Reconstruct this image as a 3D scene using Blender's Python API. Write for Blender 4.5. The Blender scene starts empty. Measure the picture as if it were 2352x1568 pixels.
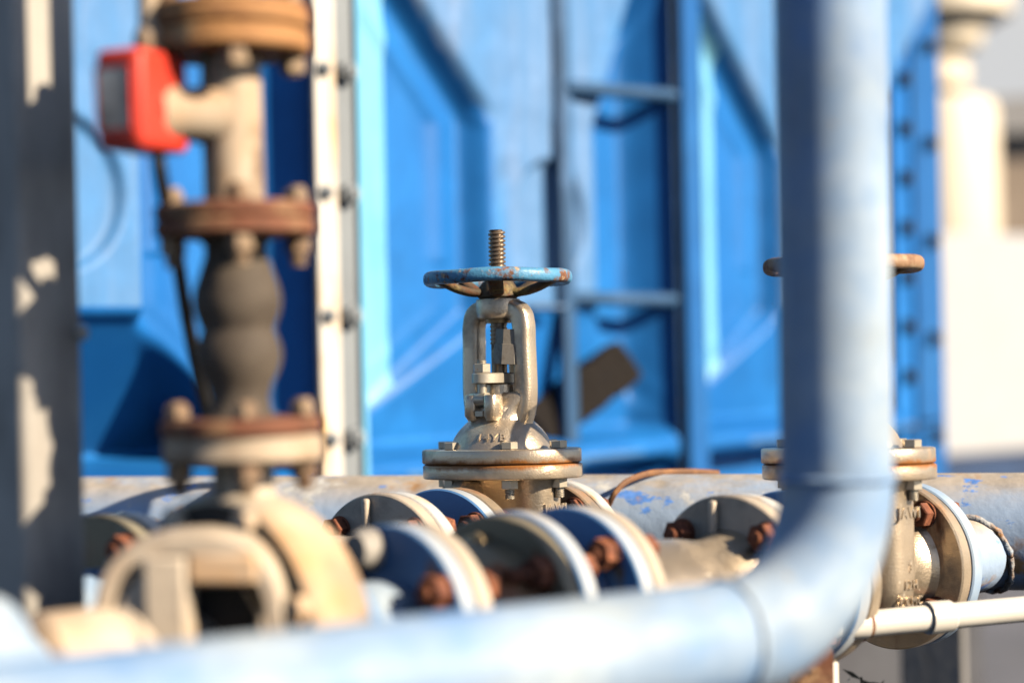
import bpy, bmesh, math, random
from mathutils import Matrix, Vector
random.seed(7)
PI = math.pi
R = math.radians
scene = bpy.context.scene
C = scene.collection
H = 1.15                    # eye height above the ground
FP_ = 4573.0                # focal length in reference pixels (2352 wide)
ROLL = R(1.2)
CR, SR = math.cos(ROLL), math.sin(ROLL)

def at(px, py, d):
    dx, dy = px - 1176.0, 784.0 - py
    return Vector(((dx*CR + dy*SR)/FP_*d, d, (-dx*SR + dy*CR)/FP_*d + H))

# ------------------------------------------------------------------ materials
def new_mat(name):
    m = bpy.data.materials.new(name); m.use_nodes = True
    nt = m.node_tree
    b = nt.nodes['Principled BSDF']
    return m, nt, b

def mat(name, base, rough=0.5, metal=0.0, patches=(), bump=None, spec=0.5, var=0.12, coat=0.0, seam=None, runs=()):
    """patches: (colour, scale, threshold, softness, (sx,sy,sz), roughness, top_only)"""
    m, nt, b = new_mat(name)
    N, L = nt.nodes, nt.links
    tc = N.new('ShaderNodeTexCoord')
    oi = N.new('ShaderNodeObjectInfo')
    add = N.new('ShaderNodeVectorMath'); add.operation = 'MULTIPLY_ADD'
    comb = N.new('ShaderNodeCombineXYZ')
    for k in range(3): L.new(oi.outputs['Random'], comb.inputs[k])
    add.inputs[1].default_value = (13.0, 7.0, 19.0)
    L.new(comb.outputs[0], add.inputs[0]); L.new(tc.outputs['Object'], add.inputs[2])
    vec = add.outputs[0]
    def noise(scale, detail=6, rough_=0.6, stretch=(1, 1, 1), off=0.0):
        mp = N.new('ShaderNodeMapping'); L.new(vec, mp.inputs['Vector'])
        mp.inputs['Scale'].default_value = stretch; mp.inputs['Location'].default_value = (off, off*1.7, -off)
        n = N.new('ShaderNodeTexNoise'); n.inputs['Scale'].default_value = scale
        n.inputs['Detail'].default_value = detail; n.inputs['Roughness'].default_value = rough_
        L.new(mp.outputs[0], n.inputs['Vector']); return n.outputs['Fac']
    def ramp(fac, p0, p1, c0=(0, 0, 0, 1), c1=(1, 1, 1, 1)):
        r = N.new('ShaderNodeValToRGB'); r.color_ramp.elements[0].position = max(0, p0); r.color_ramp.elements[1].position = min(1, p1)
        r.color_ramp.elements[0].color = c0; r.color_ramp.elements[1].color = c1
        L.new(fac, r.inputs[0]); return r.outputs[0]
    lo = tuple(c*(1-var) for c in base)+(1,); hi = tuple(min(1, c*(1+var)) for c in base)+(1,)
    col = ramp(noise(9, 5, 0.6), 0.3, 0.7, lo, hi)
    rv = None; mv = None
    for i, p in enumerate(patches):
        c, sc, th, so = p[0], p[1], p[2], p[3]
        st = p[4] if len(p) > 4 and p[4] else (1, 1, 1)
        pr = p[5] if len(p) > 5 and p[5] is not None else rough
        f = ramp(noise(sc, 8, 0.65, st, 3.1*(i+1)), th-so, th+so)
        if len(p) > 6 and p[6]:
            g = N.new('ShaderNodeNewGeometry'); sp = N.new('ShaderNodeSeparateXYZ'); L.new(g.outputs['Normal'], sp.inputs[0])
            lo_, hi_ = p[6]
            mr = N.new('ShaderNodeMapRange'); mr.inputs['From Min'].default_value = lo_; mr.inputs['From Max'].default_value = hi_
            L.new(sp.outputs['Z'], mr.inputs['Value'])
            mu = N.new('ShaderNodeMath'); mu.operation = 'MULTIPLY'; L.new(mr.outputs[0], mu.inputs[0]); L.new(f, mu.inputs[1]); f = mu.outputs[0]
        mx = N.new('ShaderNodeMix'); mx.data_type = 'RGBA'
        L.new(f, mx.inputs['Factor']); L.new(col, mx.inputs['A'])
        cc = ramp(noise(sc*3.3, 4, 0.6, (1, 1, 1), 5.7*(i+1)), 0.3, 0.7, tuple(x*.7 for x in c)+(1,), tuple(min(1, x*1.25) for x in c)+(1,))
        L.new(cc, mx.inputs['B']); col = mx.outputs['Result']
        rm = N.new('ShaderNodeMix'); rm.data_type = 'FLOAT'; L.new(f, rm.inputs['Factor'])
        if rv is None: rm.inputs['A'].default_value = rough
        else: L.new(rv, rm.inputs['A'])
        rm.inputs['B'].default_value = pr; rv = rm.outputs['Result']
        if metal > 0:
            mm = N.new('ShaderNodeMix'); mm.data_type = 'FLOAT'; L.new(f, mm.inputs['Factor'])
            if mv is None: mm.inputs['A'].default_value = metal
            else: L.new(mv, mm.inputs['A'])
            mm.inputs['B'].default_value = 0.0; mv = mm.outputs['Result']
    if seam:
        sx = N.new('ShaderNodeSeparateXYZ'); L.new(tc.outputs['Object'], sx.inputs[0])
        d1 = N.new('ShaderNodeMath'); d1.operation = 'SUBTRACT'; L.new(sx.outputs['Z'], d1.inputs[0]); d1.inputs[1].default_value = seam[0]
        d2 = N.new('ShaderNodeMath'); d2.operation = 'ABSOLUTE'; L.new(d1.outputs[0], d2.inputs[0])
        mr = N.new('ShaderNodeMapRange'); L.new(d2.outputs[0], mr.inputs['Value']); mr.inputs['From Min'].default_value = 0; mr.inputs['From Max'].default_value = seam[1]
        mr.inputs['To Min'].default_value = .34; mr.inputs['To Max'].default_value = -.25
        ad = N.new('ShaderNodeMath'); ad.operation = 'ADD'; L.new(mr.outputs[0], ad.inputs[0]); L.new(noise(32, 8, .7, (1, 1, .35), 2.2), ad.inputs[1])
        f = ramp(ad.outputs[0], .48, .72)
        mx = N.new('ShaderNodeMix'); mx.data_type = 'RGBA'; L.new(f, mx.inputs['Factor']); L.new(col, mx.inputs['A']); mx.inputs['B'].default_value = (.40, .16, .045, 1); col = mx.outputs['Result']
        if mv is not None:
            mm = N.new('ShaderNodeMix'); mm.data_type = 'FLOAT'; L.new(f, mm.inputs['Factor']); L.new(mv, mm.inputs['A']); mm.inputs['B'].default_value = .1; mv = mm.outputs['Result']
    if runs:                                # rust running down from the bolts
        sx = N.new('ShaderNodeSeparateXYZ'); L.new(tc.outputs['Object'], sx.inputs[0]); tot = None
        def math_(op, a, c):
            n = N.new('ShaderNodeMath'); n.operation = op
            for i_, v in enumerate((a, c)):
                if isinstance(v, (int, float)): n.inputs[i_].default_value = v
                elif v is not None: L.new(v, n.inputs[i_])
            return n.outputs[0]
        def mapr(v, a, c, lo_, hi_):
            n = N.new('ShaderNodeMapRange'); L.new(v, n.inputs['Value'])
            for k_, q_ in (('From Min', a), ('From Max', c), ('To Min', lo_), ('To Max', hi_)): n.inputs[k_].default_value = q_
            return n.outputs[0]
        for bx_, bz_ in runs:
            fx_ = mapr(math_('ABSOLUTE', math_('SUBTRACT', sx.outputs['X'], bx_), None), .003, .012, 1, 0)
            dz_ = math_('SUBTRACT', bz_, sx.outputs['Z'])
            fz_ = math_('MULTIPLY', mapr(dz_, 0, .055, 1, 0), mapr(dz_, -.022, .0, 0, 1))
            f_ = math_('MULTIPLY', fx_, fz_); tot = f_ if tot is None else math_('MAXIMUM', tot, f_)
        f = ramp(math_('ADD', math_('MULTIPLY', tot, .75), math_('MULTIPLY', noise(60, 6, .7, (1, 1, .3), 4.4), .5)), .50, .95)
        mx = N.new('ShaderNodeMix'); mx.data_type = 'RGBA'; L.new(f, mx.inputs['Factor']); L.new(col, mx.inputs['A']); mx.inputs['B'].default_value = (.22, .085, .03, 1); col = mx.outputs['Result']
        if mv is not None:
            mm = N.new('ShaderNodeMix'); mm.data_type = 'FLOAT'; L.new(f, mm.inputs['Factor']); L.new(mv, mm.inputs['A']); mm.inputs['B'].default_value = .05; mv = mm.outputs['Result']
    L.new(col, b.inputs['Base Color'])
    if rv is not None: L.new(rv, b.inputs['Roughness'])
    else: b.inputs['Roughness'].default_value = rough
    if mv is not None: L.new(mv, b.inputs['Metallic'])
    else: b.inputs['Metallic'].default_value = metal
    b.inputs['Specular IOR Level'].default_value = spec
    b.inputs['Coat Weight'].default_value = coat
    if bump:
        bn = N.new('ShaderNodeBump'); bn.inputs['Strength'].default_value = bump[1]; bn.inputs['Distance'].default_value = bump[2] if len(bump) > 2 else 0.001
        L.new(noise(bump[0], 3, 0.55, (1, 1, 1), 9.0), bn.inputs['Height']); L.new(bn.outputs[0], b.inputs['Normal'])
    return m

RUST = (.16, .055, .022); RUST_O = (.34, .13, .04); RUST_L = (.42, .22, .09)
M = {}
CP = [(RUST_L, 30, .71, .07, None, .8), (RUST, 55, .74, .03, None, .9), ((.27,.22,.165), 14, .64, .16, None, .6), ((.66,.60,.5), 90, .66, .05, None, .3)]
M['cast'] = mat('silver paint on castings', (.67, .555, .415), .31, .8, CP, (430, .7, .0007), var=.12)
M['cast_rusty'] = mat('silver paint with rust runs', (.63, .52, .385), .33, .75, [(RUST_O, 24, .60, .10, (1, 1, .35), .8), (RUST, 60, .70, .03, None, .9), ((.26,.21,.155), 12, .62, .14, None, .6)], (430, .7, .0007), var=.12, runs=((.047, .060), (-.060, .047)))
M['cast_seam'] = mat('silver paint with rusty seam', (.65, .535, .40), .32, .76, [(RUST_O, 24, .66, .08, (1, 1, .35), .8), (RUST, 60, .70, .03, None, .9), ((.28,.23,.17), 12, .64, .14, None, .6)], (430, .7, .0007), var=.12, seam=(.1199, .011))
M['grey_cast'] = mat('dull grey casting', (.56, .48, .385), .5, .1, [(RUST_L, 22, .70, .06, None, .8), ((.22,.19,.15), 10, .66, .12, None, .7)], (380, .5, .001), runs=((.054, .054), (-.054, .054), (.066, .038), (.062, .044), (-.062, .044)))
M['olive_cast'] = mat('olive grey casting', (.27, .235, .16), .5, .2, [(RUST, 16, .66, .06, None, .85), ((.4,.36,.26), 9, .64, .1, None, .6)], (300, .5, .001), runs=((.054, .054), (-.054, .054), (.066, .038), (.062, .044), (-.062, .044)))
M['bolt_steel'] = mat('plated bolt steel', (.52, .47, .38), .38, .6, [(RUST_L, 90, .72, .06, None, .8)], (300, .2, .0006))
M['rust_bolt'] = mat('rusted bolt steel', (.17, .055, .03), .75, 0, [((.36,.13,.06), 70, .55, .12, None, .8), ((.05,.025,.02), 120, .62, .06, None, .9)], (350, .6, .001))
M['stem'] = mat('oiled stem steel', (.26, .20, .145), .38, .7, [((.10,.06,.04), 80, .6, .08, None, .7)], (300, .2, .0005))
M['wheel'] = mat('chipped blue wheel paint', (.09, .30, .52), .45, 0, [((.20,.09,.05), 48, .565, .05, None, .85), ((.55,.40,.26), 70, .62, .04, None, .8), (RUST_O, 120, .66, .05, None, .85)], (200, .7, .0012), var=.2)
M['wheel_tan'] = mat('rusted bare wheel rim', (.36, .22, .13), .6, 0, [((.20,.09,.05), 45, .55, .08, None, .85), ((.5,.38,.25), 60, .6, .06, None, .7)], (200, .7, .0012), var=.2)
M['wheel_rust'] = mat('rusty wheel underside', (.10, .07, .04), .7, 0, [((.42,.32,.12), 40, .62, .08, None, .8), (RUST, 60, .58, .06, None, .9)], (200, .7, .0012), var=.25)
M['paint'] = mat('chalky light blue paint', (.19, .345, .61), .46, 0, [((.50,.57,.61), 3.6, .53, .13, None, .5), ((.14,.30,.66), 6, .66, .12, None, .4), ((.38,.33,.26), 38, .72, .04, None, .8)], (90, .15, .001), var=.07, spec=.18)
M['paint_chip'] = mat('light blue flange paint', (.12, .30, .62), .42, 0, [((.60,.62,.62), 18, .68, .06, None, .5), (RUST_L, 40, .73, .03, None, .8), ((.55,.62,.7), 160, .71, .03, None, .6)], (160, .35, .001), var=.09, runs=((.054, .054), (-.054, .054), (.066, .038), (.062, .044), (-.062, .044)))
M['paint_cream'] = mat('pale flange rim paint', (.62, .62, .60), .45, 0, [((.66,.45,.24), 24, .60, .08, None, .7), (RUST, 60, .71, .03, None, .9)], (160, .3, .001), var=.07)
M['header'] = mat('dusty flaking header paint', (.36, .49, .70), .6, 0, [((.46,.41,.355), 9, .42, .08, (.5, 1, 1), .9, (.42, .88)), ((.12,.30,.80), 26, .62, .02, (.6, 1, 1), .6), ((.62,.63,.62), 16, .64, .04, None, .8), ((.46,.27,.13), 12, .64, .05, None, .9), ((.10,.16,.2), 34, .74, .02, None, .9)], (60, .5, .002), var=.12)
M['weld'] = mat('rusty weld bead', (.42, .44, .46), .7, 0, [((.40,.20,.08), 40, .56, .08, None, .85), ((.28,.42,.62), 30, .58, .06, None, .6)], (130, 1.0, .004), var=.2)
M['rubber'] = mat('dusty black rubber', (.080, .062, .047), .75, 0, [((.17,.14,.11), 14, .62, .14, None, .9)], (120, .25, .001))
M['black'] = mat('black cable jacket', (.012, .011, .011), .45)
M['flange_rust'] = mat('rusted flange steel', (.20, .075, .04), .75, 0, [((.46,.30,.16), 18, .60, .10, None, .8), ((.05,.03,.025), 30, .62, .08, None, .9)], (140, .6, .0015))
M['flange_orange'] = mat('orange rusted flange', (.44, .22, .085), .75, 0, [((.20,.08,.04), 22, .56, .1, (1, 1, 2), .85), ((.55,.42,.24), 12, .64, .1, None, .8)], (140, .6, .0015))
M['cream_pipe'] = mat('cream riser paint', (.54, .44, .33), .55, 0, [((.42,.21,.08), 7, .57, .12, None, .8), ((.24,.15,.09), 16, .62, .1, None, .7)], (100, .2, .001))
M['pump'] = mat('cream pump paint', (.66, .56, .44), .5, 0, [((.60,.33,.13), 6, .58, .12, None, .7), ((.33,.26,.20), 9, .62, .1, None, .6)], (150, .4, .001))
M['pump_shade'] = mat('dark paint for pump shade', (.02, .02, .019), .7)  # near-black that paints shade on the volute face and bracket window
M['red'] = mat('red plastic housing', (.72, .055, .030), .42, 0, [((.58,.05,.03), 9, .6, .15, None, .5)], var=.06)
M['label'] = mat('faded grey cover plate', (.85, .80, .70), .3, 0, [((.16,.14,.13), 12, .55, .12, None, .5)])
M['brass'] = mat('tarnished brass', (.50, .38, .22), .38, .6, [((.22,.15,.08), 30, .6, .1, None, .7)])
M['rim'] = mat('sunlit rim of flange paint', (.46, .51, .57), .42, 0, [((.62,.50,.34), 14, .66, .08, None, .7), ((.25,.42,.7), 22, .66, .06, None, .5), (RUST, 60, .74, .03, None, .9)], (160, .35, .001), var=.06)  # pale copy of the flange paint, sunlight painted onto the rims
M['bolt_grimy'] = mat('grimy bolt steel', (.36, .26, .17), .65, 0, [((.16,.08,.045), 30, .55, .12, None, .8), ((.55,.45,.32), 22, .64, .1, None, .6)], (200, .5, .001), var=.2)
M['steel_grey'] = mat('weathered grey steel', (.44, .42, .39), .6, 0, [((.22,.2,.18), 8, .60, .12, (1, 1, .3), .7), (RUST, 22, .74, .04, None, .9)], (80, .3, .001))
M['pvc'] = mat('white pvc plastic', (.80, .77, .70), .35, 0, [((.55,.45,.34), 30, .74, .05, None, .6)], var=.04)
M['gasket'] = mat('black gasket', (.02, .018, .017), .7)
M['tank'] = mat('tank blue paint', (.010, .145, .50), .46, 0, [((.02,.20,.60), 3, .58, .2, (1, 1, .25), .45)], (25, .12, .003), var=.06, spec=.35)
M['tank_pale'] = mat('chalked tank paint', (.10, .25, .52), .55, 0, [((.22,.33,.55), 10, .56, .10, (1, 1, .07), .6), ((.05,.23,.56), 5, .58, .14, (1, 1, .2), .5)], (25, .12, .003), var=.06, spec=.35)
M['tank_edge'] = mat('light cyan tank paint', (.20, .54, .80), .4, 0, [((.12,.44,.75), 5, .6, .1, (1, 1, .3), .5)], var=.05, spec=.35)  # lighter cyan for panel left margins and a thin joint strip
M['tank_deep'] = mat('deep tank blue', (.010, .115, .38), .4, 0, [((.02,.16,.45), 6, .6, .1, (1, 1, .2), .5)], var=.08)
M['strip_white'] = mat('rust streaked white strip', (.68, .66, .62), .5, 0, [((.62,.40,.16), 9, .58, .08, (1.5, 1.5, .25), .7), ((.4,.25,.12), 22, .70, .05, None, .8)], var=.05)
M['strip_grey'] = mat('shade grey for joint strip', (.24, .27, .30), .5, .1, [((.12,.12,.11), 20, .66, .06, (1, 1, .3), .7)], var=.1)  # grey stands in for shadow on one face of the joint
M['ladder'] = mat('ladder blue paint', (.022, .085, .20), .5, 0, [((.30,.23,.11), 20, .69, .05, (1, 1, .4), .8), ((.07,.17,.36), 7, .6, .12, None, .6)], var=.1)
M['timber'] = mat('tarred dark timber', (.012, .0085, .007), .95, 0, [((.018,.014,.012), 50, .58, .08, (1, 1, 1), .95), ((.012,.01,.01), 30, .6, .1, None, .95)], (60, 1.0, .006), var=.3)
M['strap'] = mat('rusty strap', (.20, .10, .055), .7, 0, [((.36,.18,.08), 40, .56, .1, None, .8)], (150, .5, .001))
M['asphalt'] = mat('asphalt darkened for shade', (.055, .055, .055), .8, 0, [((.085,.08,.075), 1.5, .55, .15, None, .9), ((.035,.035,.035), 9, .6, .1, None, .9)], (60, .6, .004))  # dark ground colour stands in for shade and limits bounced light
M['concrete'] = mat('grey concrete', (.26, .255, .25), .85, 0, [((.18,.175,.17), 2.5, .55, .15, None, .9), ((.12,.115,.11), 14, .68, .06, None, .9)], (50, .5, .003))
M['base'] = mat('dark grey tank base', (.075, .08, .095), .85, 0, [((.05,.05,.06), 2, .55, .15, None, .9)], (50, .4, .003))
M['pave'] = mat('bluish grey paving', (.17, .18, .215), .85, 0, [((.13,.14,.165), 1.3, .55, .15, None, .9), ((.24,.23,.22), 4, .68, .08, None, .9)], (50, .4, .003))
M['white_wall'] = mat('white wall paint', (.47, .49, .53), .7, 0, [((.6,.57,.53), 1.5, .64, .14, (1, 1, .3), .8)], var=.04)
M['cream_tower'] = mat('cream fibreglass', (.82, .74, .60), .5, 0, [((.75,.55,.36), 1.2, .6, .15, (1, 1, .3), .6)], var=.05)
M['tan_wall'] = mat('tan building wall', (.42, .34, .27), .8, 0, [((.24,.19,.15), .8, .55, .15, None, .9)], var=.06)
M['grey_roof'] = mat('grey sheet roof', (.36, .36, .37), .6, 0, [((.28,.28,.29), 2, .6, .1, None, .7)], var=.06)
M['pale_far'] = mat('pale sky backdrop', (.52, .60, .72), .7, 0, [((.6,.66,.74), .3, .6, .15, None, .7)], var=.03)
M['skirt'] = mat('navy base paint', (.02, .05, .13), .6, 0, [((.03,.08,.2), 3, .6, .1, None, .7)])
M['ridge'] = mat('worn joint shadow gap', (.05, .045, .04), .8)
M['sleeve'] = mat('dull grey plastic sleeve', (.24, .22, .19), .5, .2, [((.14,.12,.1), 50, .6, .08, None, .7)], (150, .3, .001))
M['weed'] = mat('dry dark leaves', (.03, .035, .02), .8, 0, [((.07,.05,.03), 40, .55, .1, None, .9)])

# ------------------------------------------------------------------ mesh helpers
def smooth_mesh(me, ang=35):
    for p in me.polygons: p.use_smooth = True
    try: me.set_sharp_from_angle(angle=R(ang))
    except Exception: pass

def obj(name, bm, material, parent=None, bevel=0, ang=35, mat2=None):
    me = bpy.data.meshes.new(name)
    bmesh.ops.recalc_face_normals(bm, faces=bm.faces)
    bm.to_mesh(me); bm.free()
    smooth_mesh(me, ang)
    me.materials.append(material)
    if mat2: 
        for m2 in (mat2 if isinstance(mat2, (list, tuple)) else [mat2]): me.materials.append(m2)
    o = bpy.data.objects.new(name, me); C.objects.link(o)
    if parent: o.parent = parent
    if bevel:
        md = o.modifiers.new('Bevel', 'BEVEL'); md.width = bevel; md.segments = 2; md.limit_method = 'ANGLE'; md.angle_limit = R(40)
    return o

def thing(name, label, cat, mtx, group=None):
    o = bpy.data.objects.new(name, None); C.objects.link(o)
    o.matrix_world = mtx if isinstance(mtx, Matrix) else Matrix.Translation(mtx)
    o.empty_display_size = .05
    o['label'] = label; o['category'] = cat
    if group: o['group'] = group
    return o

def tag(o, label, cat, group=None):
    o['label'] = label; o['category'] = cat
    if group: o['group'] = group
    return o

def copy_tree(o, parent=None):
    c = o.copy(); C.objects.link(c)
    if parent: c.parent = parent
    for ch in [x for x in C.objects if x.parent == o]: copy_tree(ch, c)
    return c

ID = Matrix.Identity(4)
def T(x, y, z): return Matrix.Translation((x, y, z))
def RX(a): return Matrix.Rotation(a, 4, 'X')
def RY(a): return Matrix.Rotation(a, 4, 'Y')
def RZ(a): return Matrix.Rotation(a, 4, 'Z')
AY = RX(-PI/2)         # maps local z onto +y

def frame(o, x, y, z):
    m = Matrix.Identity(4)
    for i in range(3):
        m[i][0], m[i][1], m[i][2], m[i][3] = x[i], y[i], z[i], o[i]
    return m

def lathe(bm, prof, n=48, m=ID, sx=1, sy=1, closed=False):
    rings = []
    for r, z in prof:
        if r < 1e-6:
            rings.append([bm.verts.new(m @ Vector((0, 0, z)))])
        else:
            rings.append([bm.verts.new(m @ Vector((r*sx*math.cos(2*PI*k/n), r*sy*math.sin(2*PI*k/n), z))) for k in range(n)])
    seq = list(zip(rings[:-1], rings[1:]))
    if closed: seq.append((rings[-1], rings[0]))
    for a, b in seq:
        for k in range(n):
            k2 = (k+1) % n
            if len(a) == 1 and len(b) == 1: continue
            if len(a) == 1: bm.faces.new((a[0], b[k], b[k2]))
            elif len(b) == 1: bm.faces.new((a[k], a[k2], b[0]))
            else: bm.faces.new((a[k], a[k2], b[k2], b[k]))
    return bm

def disc_prof(r, z0, z1, ch=.0015, hole=0.0):
    """closed disc with chamfered rim, optionally annular (use closed=True)"""
    if hole: return [(hole, z0), (r-ch, z0), (r, z0+ch), (r, z1-ch), (r-ch, z1), (hole, z1)]
    return [(0, z0), (r-ch, z0), (r, z0+ch), (r, z1-ch), (r-ch, z1), (0, z1)]

def box(bm, sx, sy, sz, m=ID):
    vs = [bm.verts.new(m @ Vector((x*sx/2, y*sy/2, z*sz/2))) for x in (-1, 1) for y in (-1, 1) for z in (-1, 1)]
    for f in ((0,1,3,2), (4,6,7,5), (0,4,5,1), (2,3,7,6), (0,2,6,4), (1,5,7,3)):
        bm.faces.new([vs[i] for i in f])
    return bm

def prism(bm, pts, z0, z1, m=ID):
    a = [bm.verts.new(m @ Vector((x, y, z0))) for x, y in pts]
    b = [bm.verts.new(m @ Vector((x, y, z1))) for x, y in pts]
    n = len(pts)
    bm.faces.new(a[::-1]); bm.faces.new(b)
    for k in range(n): bm.faces.new((a[k], a[(k+1) % n], b[(k+1) % n], b[k]))
    return bm

def hexa(bm, af, z0, z1, m=ID, rot=0.0, ch=.12):
    r = af/2/math.cos(PI/6)
    prof = [(r*(1-ch), z0), (r, z0+r*ch*.5), (r, z1-r*ch*.5), (r*(1-ch), z1)]
    mm = m @ RZ(rot)
    rings = [[bm.verts.new(mm @ Vector((q*math.cos(PI/3*k), q*math.sin(PI/3*k), z))) for k in range(6)] for q, z in prof]
    bm.faces.new(rings[0][::-1]); bm.faces.new(rings[-1])
    for a, b in zip(rings[:-1], rings[1:]):
        for k in range(6): bm.faces.new((a[k], a[(k+1) % 6], b[(k+1) % 6], b[k]))
    return bm

def sup(a, p, q, ex):
    c, s = math.cos(a), math.sin(a)
    return (p*math.copysign(abs(c)**(2/ex), c), q*math.copysign(abs(s)**(2/ex), s))

def loft(bm, secs, n=48, m=ID):
    """secs: (z, half x, half y, exponent[, cx, cy])"""
    rings = []
    for s in secs:
        cx, cy = (s[4], s[5]) if len(s) > 4 else (0, 0)
        rings.append([bm.verts.new(m @ Vector((sup(2*PI*k/n, s[1], s[2], s[3])[0]+cx, sup(2*PI*k/n, s[1], s[2], s[3])[1]+cy, s[0]))) for k in range(n)])
    bm.faces.new(rings[0][::-1]); bm.faces.new(rings[-1])
    for a, b in zip(rings[:-1], rings[1:]):
        for k in range(n): bm.faces.new((a[k], a[(k+1) % n], b[(k+1) % n], b[k]))
    return bm

def smooth_path(pts, sub=6):
    P = [Vector(p) for p in pts]; out = []
    for i in range(len(P)-1):
        p0 = P[max(0, i-1)]; p1 = P[i]; p2 = P[i+1]; p3 = P[min(len(P)-1, i+2)]
        for k in range(sub):
            t = k/sub
            out.append(.5*((2*p1)+(p2-p0)*t+(2*p0-5*p1+4*p2-p3)*t*t+(3*p1-p0-3*p2+p3)*t**3))
    out.append(P[-1]); return out

def tube(bm, pts, r, n=24, m=ID, ref=Vector((0, 0, 1)), ex=2.0, r2=None, cap=True):
    P = [Vector(p) for p in pts]; rings = []
    tan = []
    for i in range(len(P)):
        t = P[min(i+1, len(P)-1)] - P[max(i-1, 0)]; tan.append(t.normalized())
    s = tan[0].cross(ref)
    if s.length < 1e-4: s = tan[0].cross(Vector((1, 0, 0)))
    s.normalize()
    for i, p in enumerate(P):
        s = (s - tan[i]*s.dot(tan[i])).normalized(); q = tan[i].cross(s)
        ri = r[i] if isinstance(r, (list, tuple)) else r
        rj = ri if r2 is None else (r2[i] if isinstance(r2, (list, tuple)) else r2)
        ring = []
        for k in range(n):
            x, y = sup(2*PI*k/n, ri, rj, ex)
            ring.append(bm.verts.new(m @ (p + s*x + q*y)))
        rings.append(ring)
    for a, b in zip(rings[:-1], rings[1:]):
        for k in range(n): bm.faces.new((a[k], a[(k+1) % n], b[(k+1) % n], b[k]))
    if cap: bm.faces.new(rings[0][::-1]); bm.faces.new(rings[-1])
    return bm

def thread(bm, r, amp, pitch, z0, z1, m=ID, n=28, flat_top=True):
    nz = int((z1-z0)/pitch*8); rings = []
    for i in range(nz+1):
        z = z0 + (z1-z0)*i/nz; ring = []
        for k in range(n):
            th = 2*PI*k/n
            f = (z/pitch - k/n) % 1.0
            tri = max(0, min(1, (abs(f-.5)*2-.22)/.36))
            e = min(1.0, (z1-z)/(pitch*.6)+.15)
            rr = r - amp*(1-tri) - amp*(1-e)*.6
            ring.append(bm.verts.new(m @ Vector((rr*math.cos(th), rr*math.sin(th), z))))
        rings.append(ring)
    for a, b in zip(rings[:-1], rings[1:]):
        for k in range(n): bm.faces.new((a[k], a[(k+1) % n], b[(k+1) % n], b[k]))
    bm.faces.new(rings[0][::-1]); bm.faces.new(rings[-1])
    return bm

def pipe_bm(r, length, m=ID, n=64, wall=.004):
    bm = bmesh.new()
    lathe(bm, [(r, 0), (r, length), (r-wall, length), (r-wall, 0)], n, m, closed=True); return bm

def text_mesh(name, body, size, depth, fn, material, parent):
    cu = bpy.data.curves.new(name, 'FONT'); cu.body = body; cu.size = size; cu.extrude = depth; cu.align_x = 'CENTER'; cu.align_y = 'CENTER'; cu.resolution_u = 3
    cu.offset = size*.012; cu.space_character = 1.25
    t = bpy.data.objects.new(name+' curve', cu); C.objects.link(t)
    dg = bpy.context.evaluated_depsgraph_get(); dg.update()
    me = bpy.data.meshes.new_from_object(t.evaluated_get(dg))
    bpy.data.objects.remove(t); bpy.data.curves.remove(cu)
    for v in me.vertices: v.co = fn(v.co)
    me.materials.clear(); me.materials.append(material); me.name = name
    o = bpy.data.objects.new(name, me); C.objects.link(o); o.parent = parent; return o

# ------------------------------------------------------------------ pipe line frames
def line_frame(o, phi, slope=.025):
    a = Vector((math.sin(phi), math.cos(phi), -slope)).normalized()
    up = Vector((-.024, 0, 1)); u = a.cross(up).normalized(); up = u.cross(a).normalized()
    return frame(o, u, a, up)
L1 = line_frame(Vector((-.153, 2.19, H-.259)), R(37))
L2 = line_frame(Vector((.215, 2.05, H-.2577)), R(43))

def flange_part(y0, y1, parent, m, name='flange', r=.095, ch=.0018, raised=None, hole=.04):
    bm = bmesh.new(); lathe(bm, disc_prof(r, y0, y1, ch, hole), 96, AY, closed=True)
    if raised:
        ya, yb = raised; lathe(bm, disc_prof(.066, ya, yb, .0005, hole), 72, AY, closed=True)
    o = obj(name, bm, m, parent)
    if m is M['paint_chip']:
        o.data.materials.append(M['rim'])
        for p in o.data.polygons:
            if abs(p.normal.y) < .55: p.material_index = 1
    return o

def bolt_bm(y0, y1, af=.0255, ext=.007, rot=.3, dia=.0135):
    """stud through a joint with a nut on each side; y0 and y1 are the outer faces"""
    bm = bmesh.new()
    lathe(bm, disc_prof(.0158, y0-.0027, y0-.0002, .0006), 28, AY)
    hexa(bm, af, y0-.0175, y0-.0028, AY, rot)
    bm2 = thread(bm, dia/2, .0011, .0022, y0-.0175-ext, y0-.016, AY, 20)
    lathe(bm, [(0, y0-.016), (dia/2-.001, y0-.016), (dia/2-.001, y1+.016), (0, y1+.016)], 16, AY)
    lathe(bm, disc_prof(.0158, y1+.0002, y1+.0027, .0006), 28, AY)
    hexa(bm, af, y1+.0028, y1+.0175, AY, rot+.4)
    return bm

def add_bolts(flange, y0, y1, m, angs=(45, 135, 225, 315), bc=.0762, **k):
    first = None
    for i, a in enumerate(angs):
        if first is None: o = first = obj('bolt', bolt_bm(y0, y1, **k), m, flange, ang=28)
        else: o = first.copy(); C.objects.link(o); o.parent = flange
        o.location = (bc*math.cos(R(a)), 0, bc*math.sin(R(a)))
        o.rotation_euler = (0, random.uniform(-.5, .5), 0)

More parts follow.
